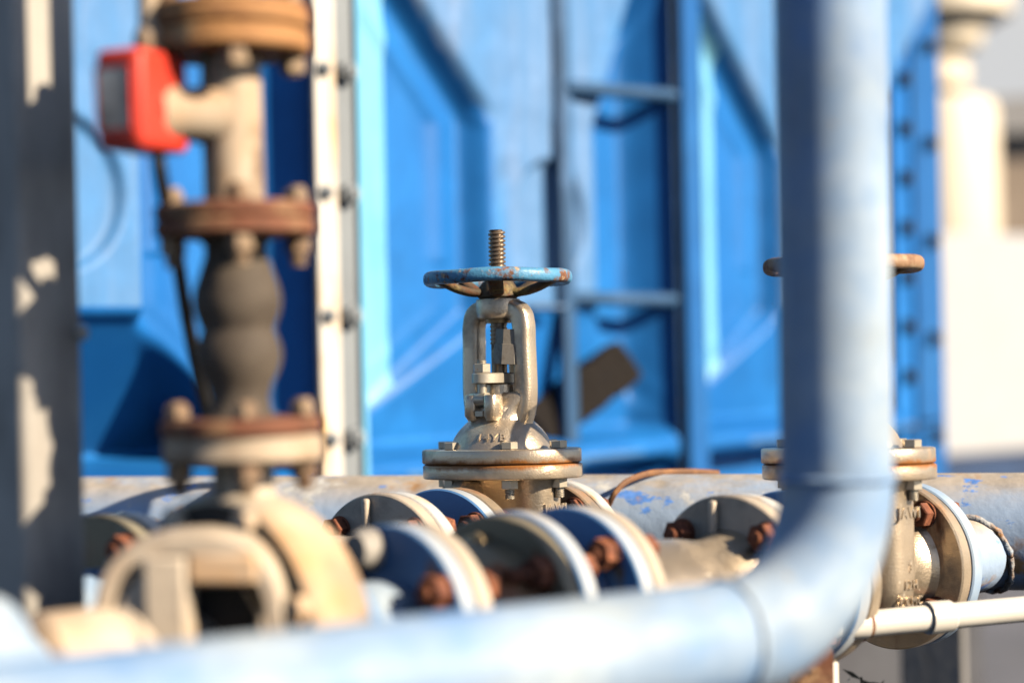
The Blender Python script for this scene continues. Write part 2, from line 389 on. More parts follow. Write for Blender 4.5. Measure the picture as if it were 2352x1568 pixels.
# ------------------------------------------------------------------ gate valve (origin at bore centre, x=u, y=bore axis, z=stem)
def make_valve(mtx, label, group):
    t = thing('gate_valve', label, 'valve', mtx, group)
    # body
    bm = bmesh.new()
    lathe(bm, [(.066, -.083), (.060, -.074), (.055, -.055), (.056, -.03), (.060, 0), (.056, .03), (.055, .055), (.060, .074), (.066, .083)], 72, AY)
    body = obj('body', bm, M['cast'], t, ang=60)
    bm = bmesh.new()
    loft(bm, [(-.062, .060, .026, 2.6), (-.045, .072, .031, 3), (0, .0755, .0335, 3.4), (.05, .0755, .0335, 3.4), (.09, .0755, .034, 3.2), (.1025, .080, .042, 2.6)], 96)
    obj('bonnet_neck', bm, M['cast'], t, ang=60)
    for s in (-1, 1):                       # webs from bonnet flange down to the pipe flanges
        bm = bmesh.new()
        pts = [(s*.03, .100), (s*.066, .1015), (s*.081, .090), (s*.084, .06), (s*.03, .05)]
        prism(bm, [(p[0], p[1]) for p in pts], -.009, .009, Matrix(((0, 0, 1, -.012), (1, 0, 0, 0), (0, 1, 0, 0), (0, 0, 0, 1))))
        obj('web', bm, M['cast'], t, bevel=.004)
    lf = flange_part(-.101, -.082, t, M['cast_rusty'], raised=None)
    rf = flange_part(.082, .101, t, M['cast_rusty'])
    # bonnet joint : lower oval flange belongs to the body, upper to the bonnet
    for nm, z0, z1, dx in (('body_flange', .1025, .1195, .001), ('bonnet_flange', .1203, .1375, 0)):
        bm = bmesh.new(); c = .0022
        loft(bm, [(z0, .098-c, .075-c, 2.45, dx, 0), (z0+.0008, .098-c*.3, .075-c*.3, 2.45, dx, 0), (z0+c, .098, .075, 2.45, dx, 0), (z1-c, .098, .075, 2.45, dx, 0), (z1-.0008, .098-c*.3, .075-c*.3, 2.45, dx, 0), (z1, .098-c, .075-c, 2.45, dx, 0)], 112)
        o = obj(nm, bm, M['cast_seam'], t, ang=50)
        if nm == 'bonnet_flange': bf = o
    bm = bmesh.new(); loft(bm, [(.1190, .094, .071, 2.45), (.1208, .094, .071, 2.45)], 96); obj('bonnet_gasket', bm, M['rust_bolt'], t)
    first = None
    for k in range(6):
        ph = R(6 + 60*k)
        if first is None:
            bm = bmesh.new()
            hexa(bm, .0185, .1377, .1465, ID, .35); lathe(bm, [(0, .137), (.006, .137), (.006, .10), (0, .10)], 12)
            hexa(bm, .0185, .0915, .1023, ID, .2); thread(bm, .0058, .0009, .0019, .080, .0925, RX(PI) @ T(0, 0, -.1725), 18)
            first = obj('bonnet_bolt', bm, M['bolt_steel'], t, ang=25); o = first
        else:
            o = first.copy(); C.objects.link(o); o.parent = t
        o.location = (.080*math.cos(ph), .058*math.sin(ph), 0); o.rotation_euler = (0, 0, random.uniform(-.3, .5))
        if k in (3, 4): o.rotation_euler[2] = .9
    # bonnet dome
    bm = bmesh.new()
    prof = [(.0, .136), (.0625, .136), (.0612, .1395), (.0590, .1445), (.0553, .152), (.0495, .160), (.0430, .1665), (.0375, .1715), (.0345, .1765), (.0335, .181), (.034, .186), (.030, .190), (0, .190)]
    lathe(bm, prof, 80); bon = obj('bonnet', bm, M['cast'], t, ang=60)
    # yoke : base block, two arms, boss
    yk = None
    bm = bmesh.new()
    loft(bm, [(.166, .040, .040, 2.0), (.174, .0365, .0345, 2.1), (.182, .0365, .028, 2.4), (.190, .0405, .0225, 2.8), (.198, .0455, .018, 3), (.203, .0465, .0155, 3), (.2045, .045, .0145, 3)], 64)
    P = smooth_path([(-.031, 0, .170), (-.0365, 0, .186), (-.0385, 0, .204), (-.0385, 0, .225), (-.0375, 0, .262), (-.0370, 0, .285), (-.0310, 0, .2985), (-.016, 0, .3025), (0, 0, .3025), (.016, 0, .3025), (.0310, 0, .2985), (.0370, 0, .285), (.0375, 0, .262), (.0385, 0, .225), (.0385, 0, .204), (.0365, 0, .186), (.031, 0, .170)], 5)
    ra = [.0128 if p.z > .29 else .0122 for p in P]
    tube(bm, P, ra, 32, ID, Vector((0, 1, 0)), 3.4, r2=[.0122]*len(P))
    lathe(bm, [(0, .2915), (.0235, .2915), (.0255, .2945), (.0265, .300), (.0265, .3135), (.0258, .3155), (0, .3155)], 56)
    yk = obj('yoke', bm, M['cast'], t, ang=60)
    # lugs for the gland bolts
    for sy in (-1, 1):
        bm = bmesh.new()
        for sx in (-1, 1):
            loft(bm, [(.171, .007, .010, 3, sx*.0135, sy*.030), (.177, .0085, .0125, 3.5, sx*.0145, sy*.0315), (.199, .0085, .0115, 3.5, sx*.0145, sy*.0325), (.2015, .0075, .010, 3.5, sx*.0145, sy*.0325)], 24)
        loft(bm, [(.174, .010, .008, 3, 0, sy*.024), (.200, .009, .006, 3, 0, sy*.023)], 20)
        obj('gland_lug', bm, M['cast'], yk, ang=50)
    bm = bmesh.new(); lathe(bm, [(0, .198), (.0215, .198), (.0215, .2135), (.019, .2155), (0, .2155)], 40); obj('stuffing_box', bm, M['cast'], yk)
    bm = bmesh.new(); loft(bm, [(.2150, .0185, .0455, 2.2), (.2158, .0195, .0465, 2.2), (.2262, .0195, .0465, 2.2), (.2275, .018, .045, 2.2)], 64); gf = obj('gland_flange', bm, M['bolt_steel'], t, ang=40)
    for sy in (-1, 1):
        bm = bmesh.new(); m = T(0, sy*.0345, 0)
        hexa(bm, .0188, .2278, .2385, m, .25); thread(bm, .0056, .0008, .0018, .2375, .2425, m, 18)
        lathe(bm, [(0, .190), (.0056, .190), (.0056, .2145), (0, .2145)], 18, m)
        lathe(bm, [(.0, -.009), (.0085, -.0075), (.0092, 0), (.0085, .0075), (0, .009)], 20, m @ T(0, 0, .196) @ RY(PI/2))
        lathe(bm, disc_prof(.0105, .2275, .2280, .0002), 20, m)
        hexa(bm, .0175, .176, .183, m @ T(0, 0, 0), .1)
        obj('gland_bolt', bm, M['bolt_steel'], gf, ang=28)
    # stem
    bm = bmesh.new(); thread(bm, .0103, .0024, .0050, .318, .3985, ID, 30)
    thread(bm, .0103, .0022, .0050, .262, .296, ID, 30); lathe(bm, [(0, .21), (.0095, .21), (.0095, .30), (.0095, .32), (0, .32)], 24)
    st = obj('stem', bm, M['stem'], t, ang=30)
    bm = bmesh.new()
    lathe(bm, [(.0105, .2795), (.0185, .2795), (.0195, .262), (.0205, .2615), (.0225, .238), (.0105, .2375)], 9, T(.004, 0, 0) @ RY(.05), closed=True)
    obj('stem_sleeve', bm, M['sleeve'], st, ang=15)
    bm = bmesh.new(); lathe(bm, [(0, .287), (.0150, .287), (.0165, .2925), (0, .2925)], 32); obj('yoke_bush', bm, M['brass'], st)
    # hand wheel
    bm = bmesh.new(); n = 120; Rw, rr = .0810, .0083
    rings = []
    for k in range(n):
        a = 2*PI*k/n; rings.append([])
        for j in range(18):
            b = 2*PI*j/18; x, z = sup(b, rr, .0082, 2.5)
            rings[-1].append(bm.verts.new((math.cos(a)*(Rw+x), math.sin(a)*(Rw+x), .3405+z+.0006*math.sin(5*a))))
    for k in range(n):
        for j in range(18): bm.faces.new((rings[k][j], rings[(k+1) % n][j], rings[(k+1) % n][(j+1) % 18], rings[k][(j+1) % 18]))
    hw = obj('handwheel', bm, M['wheel'], t, ang=60)
    bm = bmesh.new()
    lathe(bm, [(.0104, .3165), (.0225, .3165), (.0245, .3185), (.0225, .330), (.018, .3365), (.0104, .3365)], 48, closed=True)
    obj('hub', bm, M['wheel_rust'], hw)
    spk = None
    for k in range(5):
        if spk is None:
            bm = bmesh.new()
            P = smooth_path([(.016, 0, .3235), (.034, 0, .3240), (.052, 0, .3290), (.068, 0, .3365), (.078, 0, .3395)], 4)
            tube(bm, P, [.009]*len(P), 14, ID, Vector((0, 0, 1)), 2.6, r2=[.0052]*len(P))
            spk = obj('spoke', bm, M['wheel_rust'], hw, ang=60); o = spk
        else: o = spk.copy(); C.objects.link(o); o.parent = hw
        o.rotation_euler = (0, 0, R(17+72*k))
    bm = bmesh.new(); hexa(bm, .030, .3368, .3425, ID, .4); obj('wheel_nut', bm, M['stem'], hw)
    # raised lettering
    def on_dome(co):
        az = R(-90) + co.x/.0535 + R(25); z = .1515 + co.y*.86; r = .0553 - (z-.152)*.72 + co.z + .0002
        return Vector((r*math.cos(az), r*math.sin(az), z))
    text_mesh('cast_lettering', '14YB', .0135, .0011, on_dome, M['cast'], bon)
    def on_body(co): return Vector((.0752+co.z, .004+co.x, .066+co.y))
    text_mesh('cast_lettering', 'JAWI', .017, .0012, on_body, M['cast'], body)
    def on_side(z0, sz):
        return lambda co: Vector((.0752+co.z, .004+co.x, z0+co.y))
    text_mesh('cast_lettering', '3', .014, .0012, on_side(.006, 1), M['cast'], body)
    text_mesh('cast_lettering', '12H', .014, .0012, on_side(-.012, 1), M['cast'], body)
    text_mesh('cast_lettering', 'CCMC', .014, .0012, on_side(-.030, 1), M['cast'], body)
    add_bolts(rf, .082, .123, M['rust_bolt'], angs=(52, 142, 232, 322))
    return t

v1 = make_valve(L1 @ T(0, .2285, 0), 'silver gate valve with blue handwheel in the middle of the picture, threaded stem standing up', 'silver gate valves')
v2 = copy_tree(v1)
v2.matrix_world = L2 @ T(0, .2285, 0)
for ch in [x for x in C.objects if x.parent == v2 and x.name.startswith('handwheel')]:
    ch.data = ch.data.copy(); ch.data.materials[0] = M['wheel_tan']; ch['label'] = 'rusty tan handwheel'
v2['label'] = 'silver gate valve partly hidden behind the big upright pale blue pipe'

# ------------------------------------------------------------------ strainers, spools, check valve on the lines
def make_strainer(mtx, label):
    t = thing('strainer', label, 'strainer', mtx, 'silver strainers upstream of the valves')
    bm = bmesh.new()
    loft(bm, [(-.213, .058, .058, 2), (-.195, .053, .053, 2.1), (-.165, .050, .050, 2.6), (-.12, .0505, .0505, 3.0), (-.08, .050, .050, 2.8), (-.045, .049, .049, 2.3), (-.02, .052, .052, 2.0), (-.0005, .060, .060, 2)], 72, AY @ RZ(R(38)))
    obj('body', bm, M['cast'], t, ang=60)
    bm = bmesh.new()
    lathe(bm, [(0, 0), (.048, 0), (.047, .11), (.062, .113), (.062, .128), (0, .128)], 48, T(0, -.105, 0) @ RX(PI*.78))
    obj('basket_leg', bm, M['cast'], t)
    bm = bmesh.new(); box(bm, .009, .008, .036, T(-.012, -.0042, .0715)); obj('rib', bm, M['grey_cast'], t, bevel=.003)
    flange_part(-.228, -.210, t, M['grey_cast'])
    f = flange_part(0, .0185, t, M['grey_cast'])
    add_bolts(f, 0, .040, M['rust_bolt'])
    return t
s1 = make_strainer(L1, 'silver strainer flange with vertical rib, directly left of the middle gate valve')
s2 = copy_tree(s1); s2.matrix_world = L2; s2['label'] = 'silver strainer with sunlit rounded body between navy flange and the upright blue pipe'

def make_spool(mtx, y0, y1, label, group=None, bolts0=False, bolts1=True, cream0=True):
    t = thing('pipe_spool', label, 'pipe', mtx, group)
    bm = pipe_bm(.0445, y1-y0-.01, AY @ T(0, 0, y0+.005)); obj('pipe', bm, M['paint_chip'], t)
    flange_part(y0, y0+.0195, t, M['paint_cream'] if cream0 else M['paint_chip'])
    f = flange_part(y1-.0195, y1, t, M['paint_chip'])
    bm = bmesh.new(); lathe(bm, [(.056, y1-.0255), (.0585, y1-.021), (.0585, y1-.019), (.0446, y1-.019), (.0446, y1-.034)], 48, AY, closed=True); obj('weld_neck', bm, M['paint_chip'], t)
    if bolts1: add_bolts(f, y1-.0195, y1+.021, M['rust_bolt'])
    return t
sp1 = make_spool(L1, .0205, .1265, 'short pale blue flanged spool joining the strainer to the middle gate valve', 'short spools before the gate valves')
sp2 = copy_tree(sp1); sp2.matrix_world = L2; sp2['label'] = 'short pale blue flanged spool just behind the upright pale blue pipe'
# gaskets are part of the spool joints
def gasket(parent, y, r=.083):
    bm = bmesh.new(); lathe(bm, disc_prof(r, y, y+.0017, .0002, .045), 64, AY, closed=True); return obj('gasket', bm, M['gasket'], parent)
gasket(sp1, .0187); gasket(sp2, .0187)

sp3 = make_spool(L2, -.327, -.229, 'pale blue spool with a navy shaded disc flange in front of the middle valve', None, cream0=False)

def make_check(mtx, y0, y1):
    t = thing('check_valve', 'short olive grey check valve between two pale blue rimmed flanges', 'valve', mtx)
    bm = bmesh.new(); lathe(bm, [(.07, y0+.018), (.066, y0+.04), (.074, (y0+y1)/2), (.066, y1-.04), (.07, y1-.018)], 64, AY); obj('body', bm, M['olive_cast'], t, ang=60)
    f0 = flange_part(y0, y0+.019, t, M['grey_cast'], r=.0915)
    f = flange_part(y1-.019, y1, t, M['olive_cast'], r=.0925)
    add_bolts(f, y1-.019, y1+.021, M['rust_bolt'], angs=(35, 145, 225, 315), ext=.03)
    bm = bmesh.new()
    lathe(bm, [(0, 0), (.011, 0), (.012, .004), (.010, .010), (0, .012)], 24, T(-.012, y1-.019, .066) @ RX(PI/2)); hexa(bm, .017, .010, .020, T(-.012, y1-.019, .066) @ RX(PI/2))
    lathe(bm, [(0, 0), (.009, 0), (.009, .012), (0, .013)], 20, T(-.045, y1-.019, .063) @ RX(PI/2))
    obj('plug', bm, M['brass'], t)
    return t
cv = make_check(L2, -.457, -.3285)

t = thing('suction_pipe', 'pale blue suction pipe with navy shaded flange right beside the cream pump', 'pipe', L2)
bm = bmesh.new(); lathe(bm, [(.0445, -.60), (.0445, -.478), (.04, -.478), (.04, -.60)], 64, AY, closed=True); obj('pipe', bm, M['paint'], t)
bm = bmesh.new(); lathe(bm, [(.060, -.598), (.060, -.545), (.056, -.535), (.0446, -.527), (.0446, -.598)], 64, AY, closed=True); obj('reducer', bm, M['paint'], t)
f = flange_part(-.478, -.4585, t, M['paint_chip'], r=.0915)
add_bolts(f, -.478, -.437, M['rust_bolt'], angs=(30, 135, 225, 315))
bm = bmesh.new(); lathe(bm, [(0, 0), (.018, 0), (.019, .006), (.014, .020), (0, .023)], 28, T(-.018, -.479, .070) @ RX(PI/2)); obj('plug', bm, M['steel_grey'], f)

# line 1, farther left : flange pair and elbow going down behind the pump
t = thing('pipe_elbow', 'olive flanged pipe elbow with rusty bolts, seen between the grey column and the pump', 'pipe', L1)
f = flange_part(-.400, -.380, t, M['olive_cast']); f2 = flange_part(-.377, -.357, t, M['paint_cream'])
add_bolts(f, -.400, -.357, M['rust_bolt'], angs=(55, 135, 225, 315))
bm = bmesh.new(); lathe(bm, [(.0445, -.357), (.0445, -.2285), (.04, -.2285), (.04, -.357)], 48, AY, closed=True); obj('pipe', bm, M['paint'], t)
f3 = flange_part(-.2485, -.229, t, M['paint_chip'])
bm = bmesh.new(); P = [(0, -.40, 0)] + [(0, -.41-.07*math.sin(R(k)), -.07+.07*math.cos(R(k))) for k in range(0, 91, 9)] + [(0, -.48, -.85)]
tube(bm, P, .0445, 40, ID, Vector((1, 0, 0))); obj('elbow', bm, M['paint'], t)

# ------------------------------------------------------------------ header pipe with its branches
hd = Vector((.97, -.24, 0)).normalized()
hc = Vector((.075, 2.585, H-.2465)); HRAD = .072
hm = frame(hc, hd, Vector((-hd.y, hd.x, 0)), Vector((0, 0, 1)))
t = thing('header_pipe', 'long dusty pale blue header pipe with flaking paint running across behind the valves', 'pipe', hm)
bm = bmesh.new(); lathe(bm, [(HRAD, -2.2), (HRAD, -1.2), (HRAD, -.6), (HRAD, 0), (HRAD, .6), (HRAD, 1.6), (HRAD-.005, 1.6), (HRAD-.005, -2.2)], 96, RY(PI/2), closed=True)
obj('pipe', bm, M['header'], t)
inv = hm.inverted()
for LM in (L1, L2):
    # distance along the line to the header surface
    o = LM.translation; a = LM.col[1].xyz
    nrm = Vector((-hd.y, hd.x, 0)); s_ax = (hc-o).dot(nrm)/a.dot(nrm)
    cosang = abs(a.dot(nrm)); s_end = s_ax - (HRAD-.02)/cosang
    loc = inv @ LM
    bm = bmesh.new(); lathe(bm, [(.0445, .332), (.0445, s_end), (.04, s_end), (.04, .332)], 64, loc @ AY, closed=True); br = obj('branch_pipe', bm, M['header'], t)
    bm = bmesh.new(); lathe(bm, disc_prof(.095, .3340, .3535, .0018, .04), 96, loc @ AY, closed=True); obj('flange', bm, M['paint_cream'] if LM is L1 else M['paint'], br)
    bm = bmesh.new(); lathe(bm, disc_prof(.086, .3298, .3339, .0003, .045), 64, loc @ AY, closed=True); obj('gasket', bm, M['gasket'], br)
    # weld saddle: ring of points where the branch meets the header
    ul, al, wl = loc.col[0].xyz, loc.col[1].xyz, loc.col[2].xyz; ol = loc.translation
    ring = []
    for k in range(49):
        th = 2*PI*k/48; p = ol + ul*(.0465*math.cos(th)) + wl*(.0465*math.sin(th))
        lo_, hi_ = .33, s_ax
        for _ in range(30):
            mid = (lo_+hi_)/2; q = p + al*mid
            if q.y*q.y+q.z*q.z > (HRAD+.001)**2: lo_ = mid
            else: hi_ = mid
        ring.append(p+al*lo_ + Vector((random.uniform(-1, 1), random.uniform(-1, 1), random.uniform(-1, 1)))*.0012)
    bm = bmesh.new(); tube(bm, ring, [.0040+random.uniform(-.0010, .0014) for _ in ring], 10, cap=False); obj('weld', bm, M['weld'], br, ang=80)

# rusty strap looping over the header
bm = bmesh.new()
P = smooth_path([at(1398, 1160, 2.50), at(1412, 1133, 2.49), at(1440, 1105, 2.50), at(1490, 1087, 2.53), at(1540, 1083.5, 2.57), at(1600, 1083, 2.60), at(1650, 1087, 2.63)], 8)
tube(bm, P, [.0042]*len(P), 10, ID, Vector((0, 0, 1)), 2.0, r2=[.0028]*len(P))
tag(obj('strap', bm, M['strap'], None), 'thin rusty strap arching over the top of the dusty header pipe', 'strap')

# ------------------------------------------------------------------ front pale blue pipe with elbow
fa = Vector((.83, .56, 0)).normalized(); fr = .0448
vtop = at(1905, -60, 1.6); fx = at(1922, 1100, 1.6)
vx, vy = fx.x, fx.y; fz = H-.233; RE = .118
t = thing('front_pipe', 'big out of focus pale blue pipe with elbow turning up at right', 'pipe', Vector((vx, vy, fz)))
lean = Vector(((vtop-fx).x/(vtop-fx).z, 0, 1))
bm = bmesh.new(); P = [Vector((0, 0, RE)), lean*(.8)+Vector((0, 0, RE))*(1)]
P[1] = P[0] + lean*.9
tube(bm, P, fr, 72, ID, Vector((1, 0, 0))); obj('upright_pipe', bm, M['paint'], t)
bm = bmesh.new(); P = []
for k in range(0, 91, 5):
    th = R(k); P.append(-fa*RE*(1-math.sin(th)) + Vector((0, 0, RE*(1-math.cos(th)))))
tube(bm, P, fr, 72, ID, Vector((0, 0, 1))); obj('elbow', bm, M['paint'], t, ang=60)
bm = bmesh.new(); tube(bm, [-fa*RE, -fa*1.3], fr, 72, ID, Vector((0, 0, 1))); obj('horizontal_pipe', bm, M['paint'], t)
for p, d in ((Vector((0, 0, RE)), Vector((0, 0, 1))), (-fa*RE, fa)):
    x = d.orthogonal().normalized(); y = d.cross(x)
    bm = bmesh.new(); ring = [p + (x*math.cos(2*PI*k/60)+y*math.sin(2*PI*k/60))*(fr+.0003) for k in range(61)]
    tube(bm, ring, [.0030+random.uniform(-.0007, .0009) for _ in ring], 8, cap=False); obj('weld_ring', bm, M['paint'], t, ang=80)
pq = at(1872, 1418, 1.548) - Vector((vx, vy, fz)); pn = Vector((-.05, -1, .15)).normalized()
bm = bmesh.new(); lathe(bm, disc_prof(.0115, -.012, .006, .003), 24, Matrix.Translation(pq) @ pn.to_track_quat('Z', 'Y').to_matrix().to_4x4()); obj('plug', bm, M['pvc'], t)

# ------------------------------------------------------------------ white pvc pipe
pa, pb = at(1988, 1432, 2.10), at(2352, 1398, 2.17); pd = (pb-pa).normalized(); rp = .0140
t = thing('pvc_pipe', 'thin white plastic pipe with a coupling crossing the flange at lower right', 'pipe', pa)
bm = bmesh.new(); tube(bm, [Vector((0, 0, 0)), pd*.8], rp, 40, ID); obj('pipe', bm, M['pvc'], t)
q0, q1 = at(2128, 1419, 2.127)-pa, at(2186, 1413.5, 2.138)-pa
s0, s1 = q0.dot(pd), q1.dot(pd)
bm = bmesh.new(); tube(bm, [pd*s0, pd*(s0+.0005), pd*(s1-.003), pd*s1], [rp+.003, rp+.0037, rp+.0032, rp+.0008], 40, ID); obj('coupling', bm, M['pvc'], t)
bm = bmesh.new(); tube(bm, [-pd*.0005, pd*.004], rp+.0006, 40, ID); obj('solvent_ring', bm, M['flange_rust'], t)
bm = bmesh.new(); tube(bm, [-pd*.05, -pd*.0006], [rp*.95, rp+.0018], 40, ID); obj('elbow_socket', bm, M['pvc'], t)
bm = bmesh.new(); tube(bm, [-pd*.04, -pd*.04+Vector((0, .05, -.02)), -pd*.04+Vector((0, .06, -.75))], rp, 24, ID); obj('drop_leg', bm, M['pvc'], t)

# ------------------------------------------------------------------ pump on line 2
t = thing('pump', 'cream painted pump with open bracket window and dark shaded volute at lower left', 'pump', L2)
vt = -.634
bm = bmesh.new()
lathe(bm, [(.05, -.655), (.105, -.658), (.111, -.664), (.121, -.664), (.126, -.658), (.127, -.650), (.127, -.628), (.1245, -.622), (.1245, -.612), (.119, -.604), (.09, -.601), (.07, -.598), (.061, -.59), (.05, -.59)], 112, AY, closed=True)
vol = obj('volute', bm, M['pump'], t, ang=40)
bm = bmesh.new(); lathe(bm, disc_prof(.1185, -.6665, -.656, .001), 72, AY); obj('volute_shade', bm, M['pump_shade'], vol)  # dark disc paints the shade on the volute's front face
first = None
for k in range(8):
    a = R(22+45*k)
    if first is None:
        bm = bmesh.new(); hexa(bm, .020, 0, .012, RX(PI/2)); o = first = obj('casing_bolt', bm, M['pump'], vol)
    else: o = first.copy(); C.objects.link(o); o.parent = vol
    o.location = (.112*math.cos(a), -.664, .112*math.sin(a))
bm = bmesh.new()
loft(bm, [(.085, .050, .030, 2.4, .012, vt), (.110, .036, .027, 2.2, .004, vt), (.128, .026, .024, 2, 0, vt), (.152, .0245, .0245, 2, 0, vt)], 48)
obj('discharge_neck', bm, M['pump'], t, ang=60)
# bracket: arch facing the camera side with a rectangular window
bo = at(440, 1462, 1.50); yaw = R(4)
bmx = frame(bo, Vector((math.cos(yaw), -math.sin(yaw), 0)), Vector((math.sin(yaw), math.cos(yaw), 0)), Vector((0, 0, 1)))
loc = L2.inverted() @ bmx
k_ = .328e-3
def P_(px, py): return ((px-440)*k_, (1462-py)*k_)
bm = bmesh.new(); n = 48
def arch(rx, rz, y): return [(sup(PI*k/n, rx, rz, 2.7)[0], y, sup(PI*k/n, rx, rz, 2.7)[1]) for k in range(n+1)]
prof = [(.072, .078, .075), (.075, .080, .03), (.0745, .079, -.004), (.071, .076, -.010), (.061, .064, -.010), (.0585, .060, -.004), (.058, .060, .075)]
rows = [[bm.verts.new(loc @ Vector(v)) for v in arch(a, b, y)] + [bm.verts.new(loc @ Vector((-a, y, -.07))), ] for a, b, y in prof]
for r_, (a, b, y) in zip(rows, prof): r_.insert(0, bm.verts.new(loc @ Vector((a, y, -.07))))
for a, b in zip(rows, rows[1:]+rows[:1]):
    for k in range(len(a)-1): bm.faces.new((a[k], a[k+1], b[k+1], b[k]))
for e in (0, -1): bm.faces.new([r_[e] for r_ in rows])
obj('bracket', bm, M['pump'], t, ang=50)
def pbox(name, x0, y0, x1, y1, d0, d1, m, bev=.004):
    a, b = P_(x0, y0), P_(x1, y1); bm = bmesh.new()
    box(bm, abs(b[0]-a[0]), d1-d0, abs(b[1]-a[1]), loc @ T((a[0]+b[0])/2, (d0+d1)/2, (a[1]+b[1])/2)); return obj(name, bm, m, t, bevel=bev)
xa, za = P_(444, 1335); xb, _z = P_(600, 1335)
poly = [(.0590*math.cos(PI*k/n), .0610*math.sin(PI*k/n)) for k in range(n, -1, -1)]
poly = [(-.059, -.07)] + poly + [(.059, -.07), (xb, -.07), (xb, za), (xa, za), (xa, -.07)]
bm = bmesh.new(); prism(bm, poly, -.012, .0096, loc @ RX(PI/2)); obj('bracket_web', bm, M['pump'], t, bevel=.002)
wf = pbox('window_frame', 340, 1272, 443, 1530, -.0175, -.0100, M['pump'], .006)
pbox('window_lintel', 443.5, 1268, 606, 1338, -.0170, -.0100, M['pump'], .006)
pbox('cavity_shade', 420, 1310, 616, 1530, .035, .040, M['pump_shade'])  # dark sheet paints the shade inside the bracket window
bm = bmesh.new(); lathe(bm, [(0, -.83), (.036, -.83), (.045, -.822), (.046, -.76), (.050, -.755), (.050, -.72), (.044, -.715), (.044, -.67), (0, -.67)], 56, T(-.012, 0, 0) @ AY); obj('bearing_housing', bm, M['pump'], t)
bm = bmesh.new(); lathe(bm, [(0, -1.06), (.045, -1.055), (.058, -1.03), (.066, -.97), (.067, -.885), (.064, -.865), (.050, -.855), (.03, -.85), (.03, -.832), (0, -.832)], 64, AY)
obj('motor_end', bm, M['paint'], t, ang=40)
bm = bmesh.new(); lathe(bm, disc_prof(.0635, .150, .1715, .003), 72, T(0, vt, 0)); pf = obj('discharge_flange', bm, M['cream_pipe'], t)
bm = bmesh.new(); box(bm, .20, .62, .04, T(0, -.86, -.21)); box(bm, .05, .06, .12, T(.08, -.63, -.14)); box(bm, .05, .06, .12, T(-.08, -.63, -.14)); obj('baseplate', bm, M['pump'], t, bevel=.004)

# ------------------------------------------------------------------ riser assembly above the pump
base = (L2 @ Vector((0, vt, 0)))
z_lo = base.z + .1722           # joint face of the discharge flange
vm = frame(Vector((base.x, base.y, z_lo)), L2.col[0].xyz.normalized(), Vector((0, 0, 1)).cross(L2.col[0].xyz).normalized(), Vector((0, 0, 1)))
angs = (-35, 55, 145, 235)
def vbolt(z0, z1, ext0=.016, ext1=.004):
    bm = bmesh.new()
    hexa(bm, .0185, z1+.0005, z1+.0105, ID, .3); lathe(bm, [(0, z1+.010), (.0075, z1+.010), (.0065, z1+.010+ext1), (0, z1+.010+ext1)], 16)
    hexa(bm, .0185, z0-.0145, z0-.0005, ID, .1); thread(bm, .0068, .001, .002, z0-.0145-ext0, z0-.013, ID, 16)
    lathe(bm, [(0, z0-.002), (.006, z0-.002), (.006, z1+.002), (0, z1+.002)], 12); return bm
def vbolts(parent, z0, z1, m, angs=angs, bc=.0495, **k):
    first = None
    for a in angs:
        if first is None: o = first = obj('bolt', vbolt(z0, z1, **k), m, parent, ang=28)
        else: o = first.copy(); C.objects.link(o); o.parent = parent
        o.location = (bc*math.cos(R(a)), bc*math.sin(R(a)), 0)
t = thing('expansion_joint', 'black rubber double bellows joint with rusty end flanges above the pump', 'rubber joint', vm)
zt = .1705                                # top of the rubber joint
bm = bmesh.new(); lathe(bm, [(0, .001), (.040, .001), (.034, .012), (.0250, .018), (.0235, .030), (.0262, .040), (.0315, .050), (.0338, .058), (.0345, .064), (.0335, .071), (.0305, .079), (.0288, .0835), (.0305, .088), (.0340, .097), (.0353, .106), (.0340, .116), (.0290, .130), (.0250, .142), (.0245, .150), (.034, zt-.010), (.040, zt-.001), (0, zt-.001)], 64); obj('bellows', bm, M['rubber'], t, ang=70)
bm = bmesh.new(); lathe(bm, disc_prof(.0635, .0005, .0135, .002, .0275), 72, closed=True); f0 = obj('flange', bm, M['flange_rust'], t)
bm = bmesh.new(); lathe(bm, disc_prof(.0635, zt-.0125, zt-.0005, .002, .0275), 72, closed=True); f1 = obj('flange', bm, M['flange_rust'], t)
vbolts(f0, -.021, .0135, M['bolt_grimy'], ext0=.010); vbolts(f1, zt-.0125, zt+.0125, M['bolt_grimy'], ext0=.010)
# riser with tee
ztop = zt + .1495
t = thing('riser_pipe', 'cream rust stained riser pipe with a side tee beside the red box', 'pipe', vm)
bm = bmesh.new(); lathe(bm, [(.0240, zt+.003), (.0238, ztop-.025), (.0238, ztop), (.020, ztop), (.020, zt+.003)], 56, closed=True); obj('pipe', bm, M['cream_pipe'], t)
bm = bmesh.new(); lathe(bm, disc_prof(.0635, zt+.0005, zt+.0125, .002, .0242), 72, closed=True); obj('flange', bm, M['flange_rust'], t)
bm = bmesh.new(); lathe(bm, disc_prof(.0635, ztop-.018, ztop, .0025, .0242), 72, closed=True); ft = obj('flange', bm, M['flange_orange'], t)
up = thing('upper_riser', 'upper riser flange stained orange at the top left edge of the picture', 'pipe', vm)
bm = bmesh.new(); lathe(bm, disc_prof(.0640, ztop+.0015, ztop+.0205, .0025, .0242), 72, closed=True); fu = obj('flange', bm, M['flange_orange'], up)
bm = bmesh.new(); lathe(bm, [(.0238, ztop+.0205), (.0238, ztop+.7), (.02, ztop+.7), (.02, ztop+.0205)], 48, closed=True); obj('pipe', bm, M['cream_pipe'], up)
vbolts(fu, ztop-.018, ztop+.0205, M['bolt_grimy'], ext0=.002)
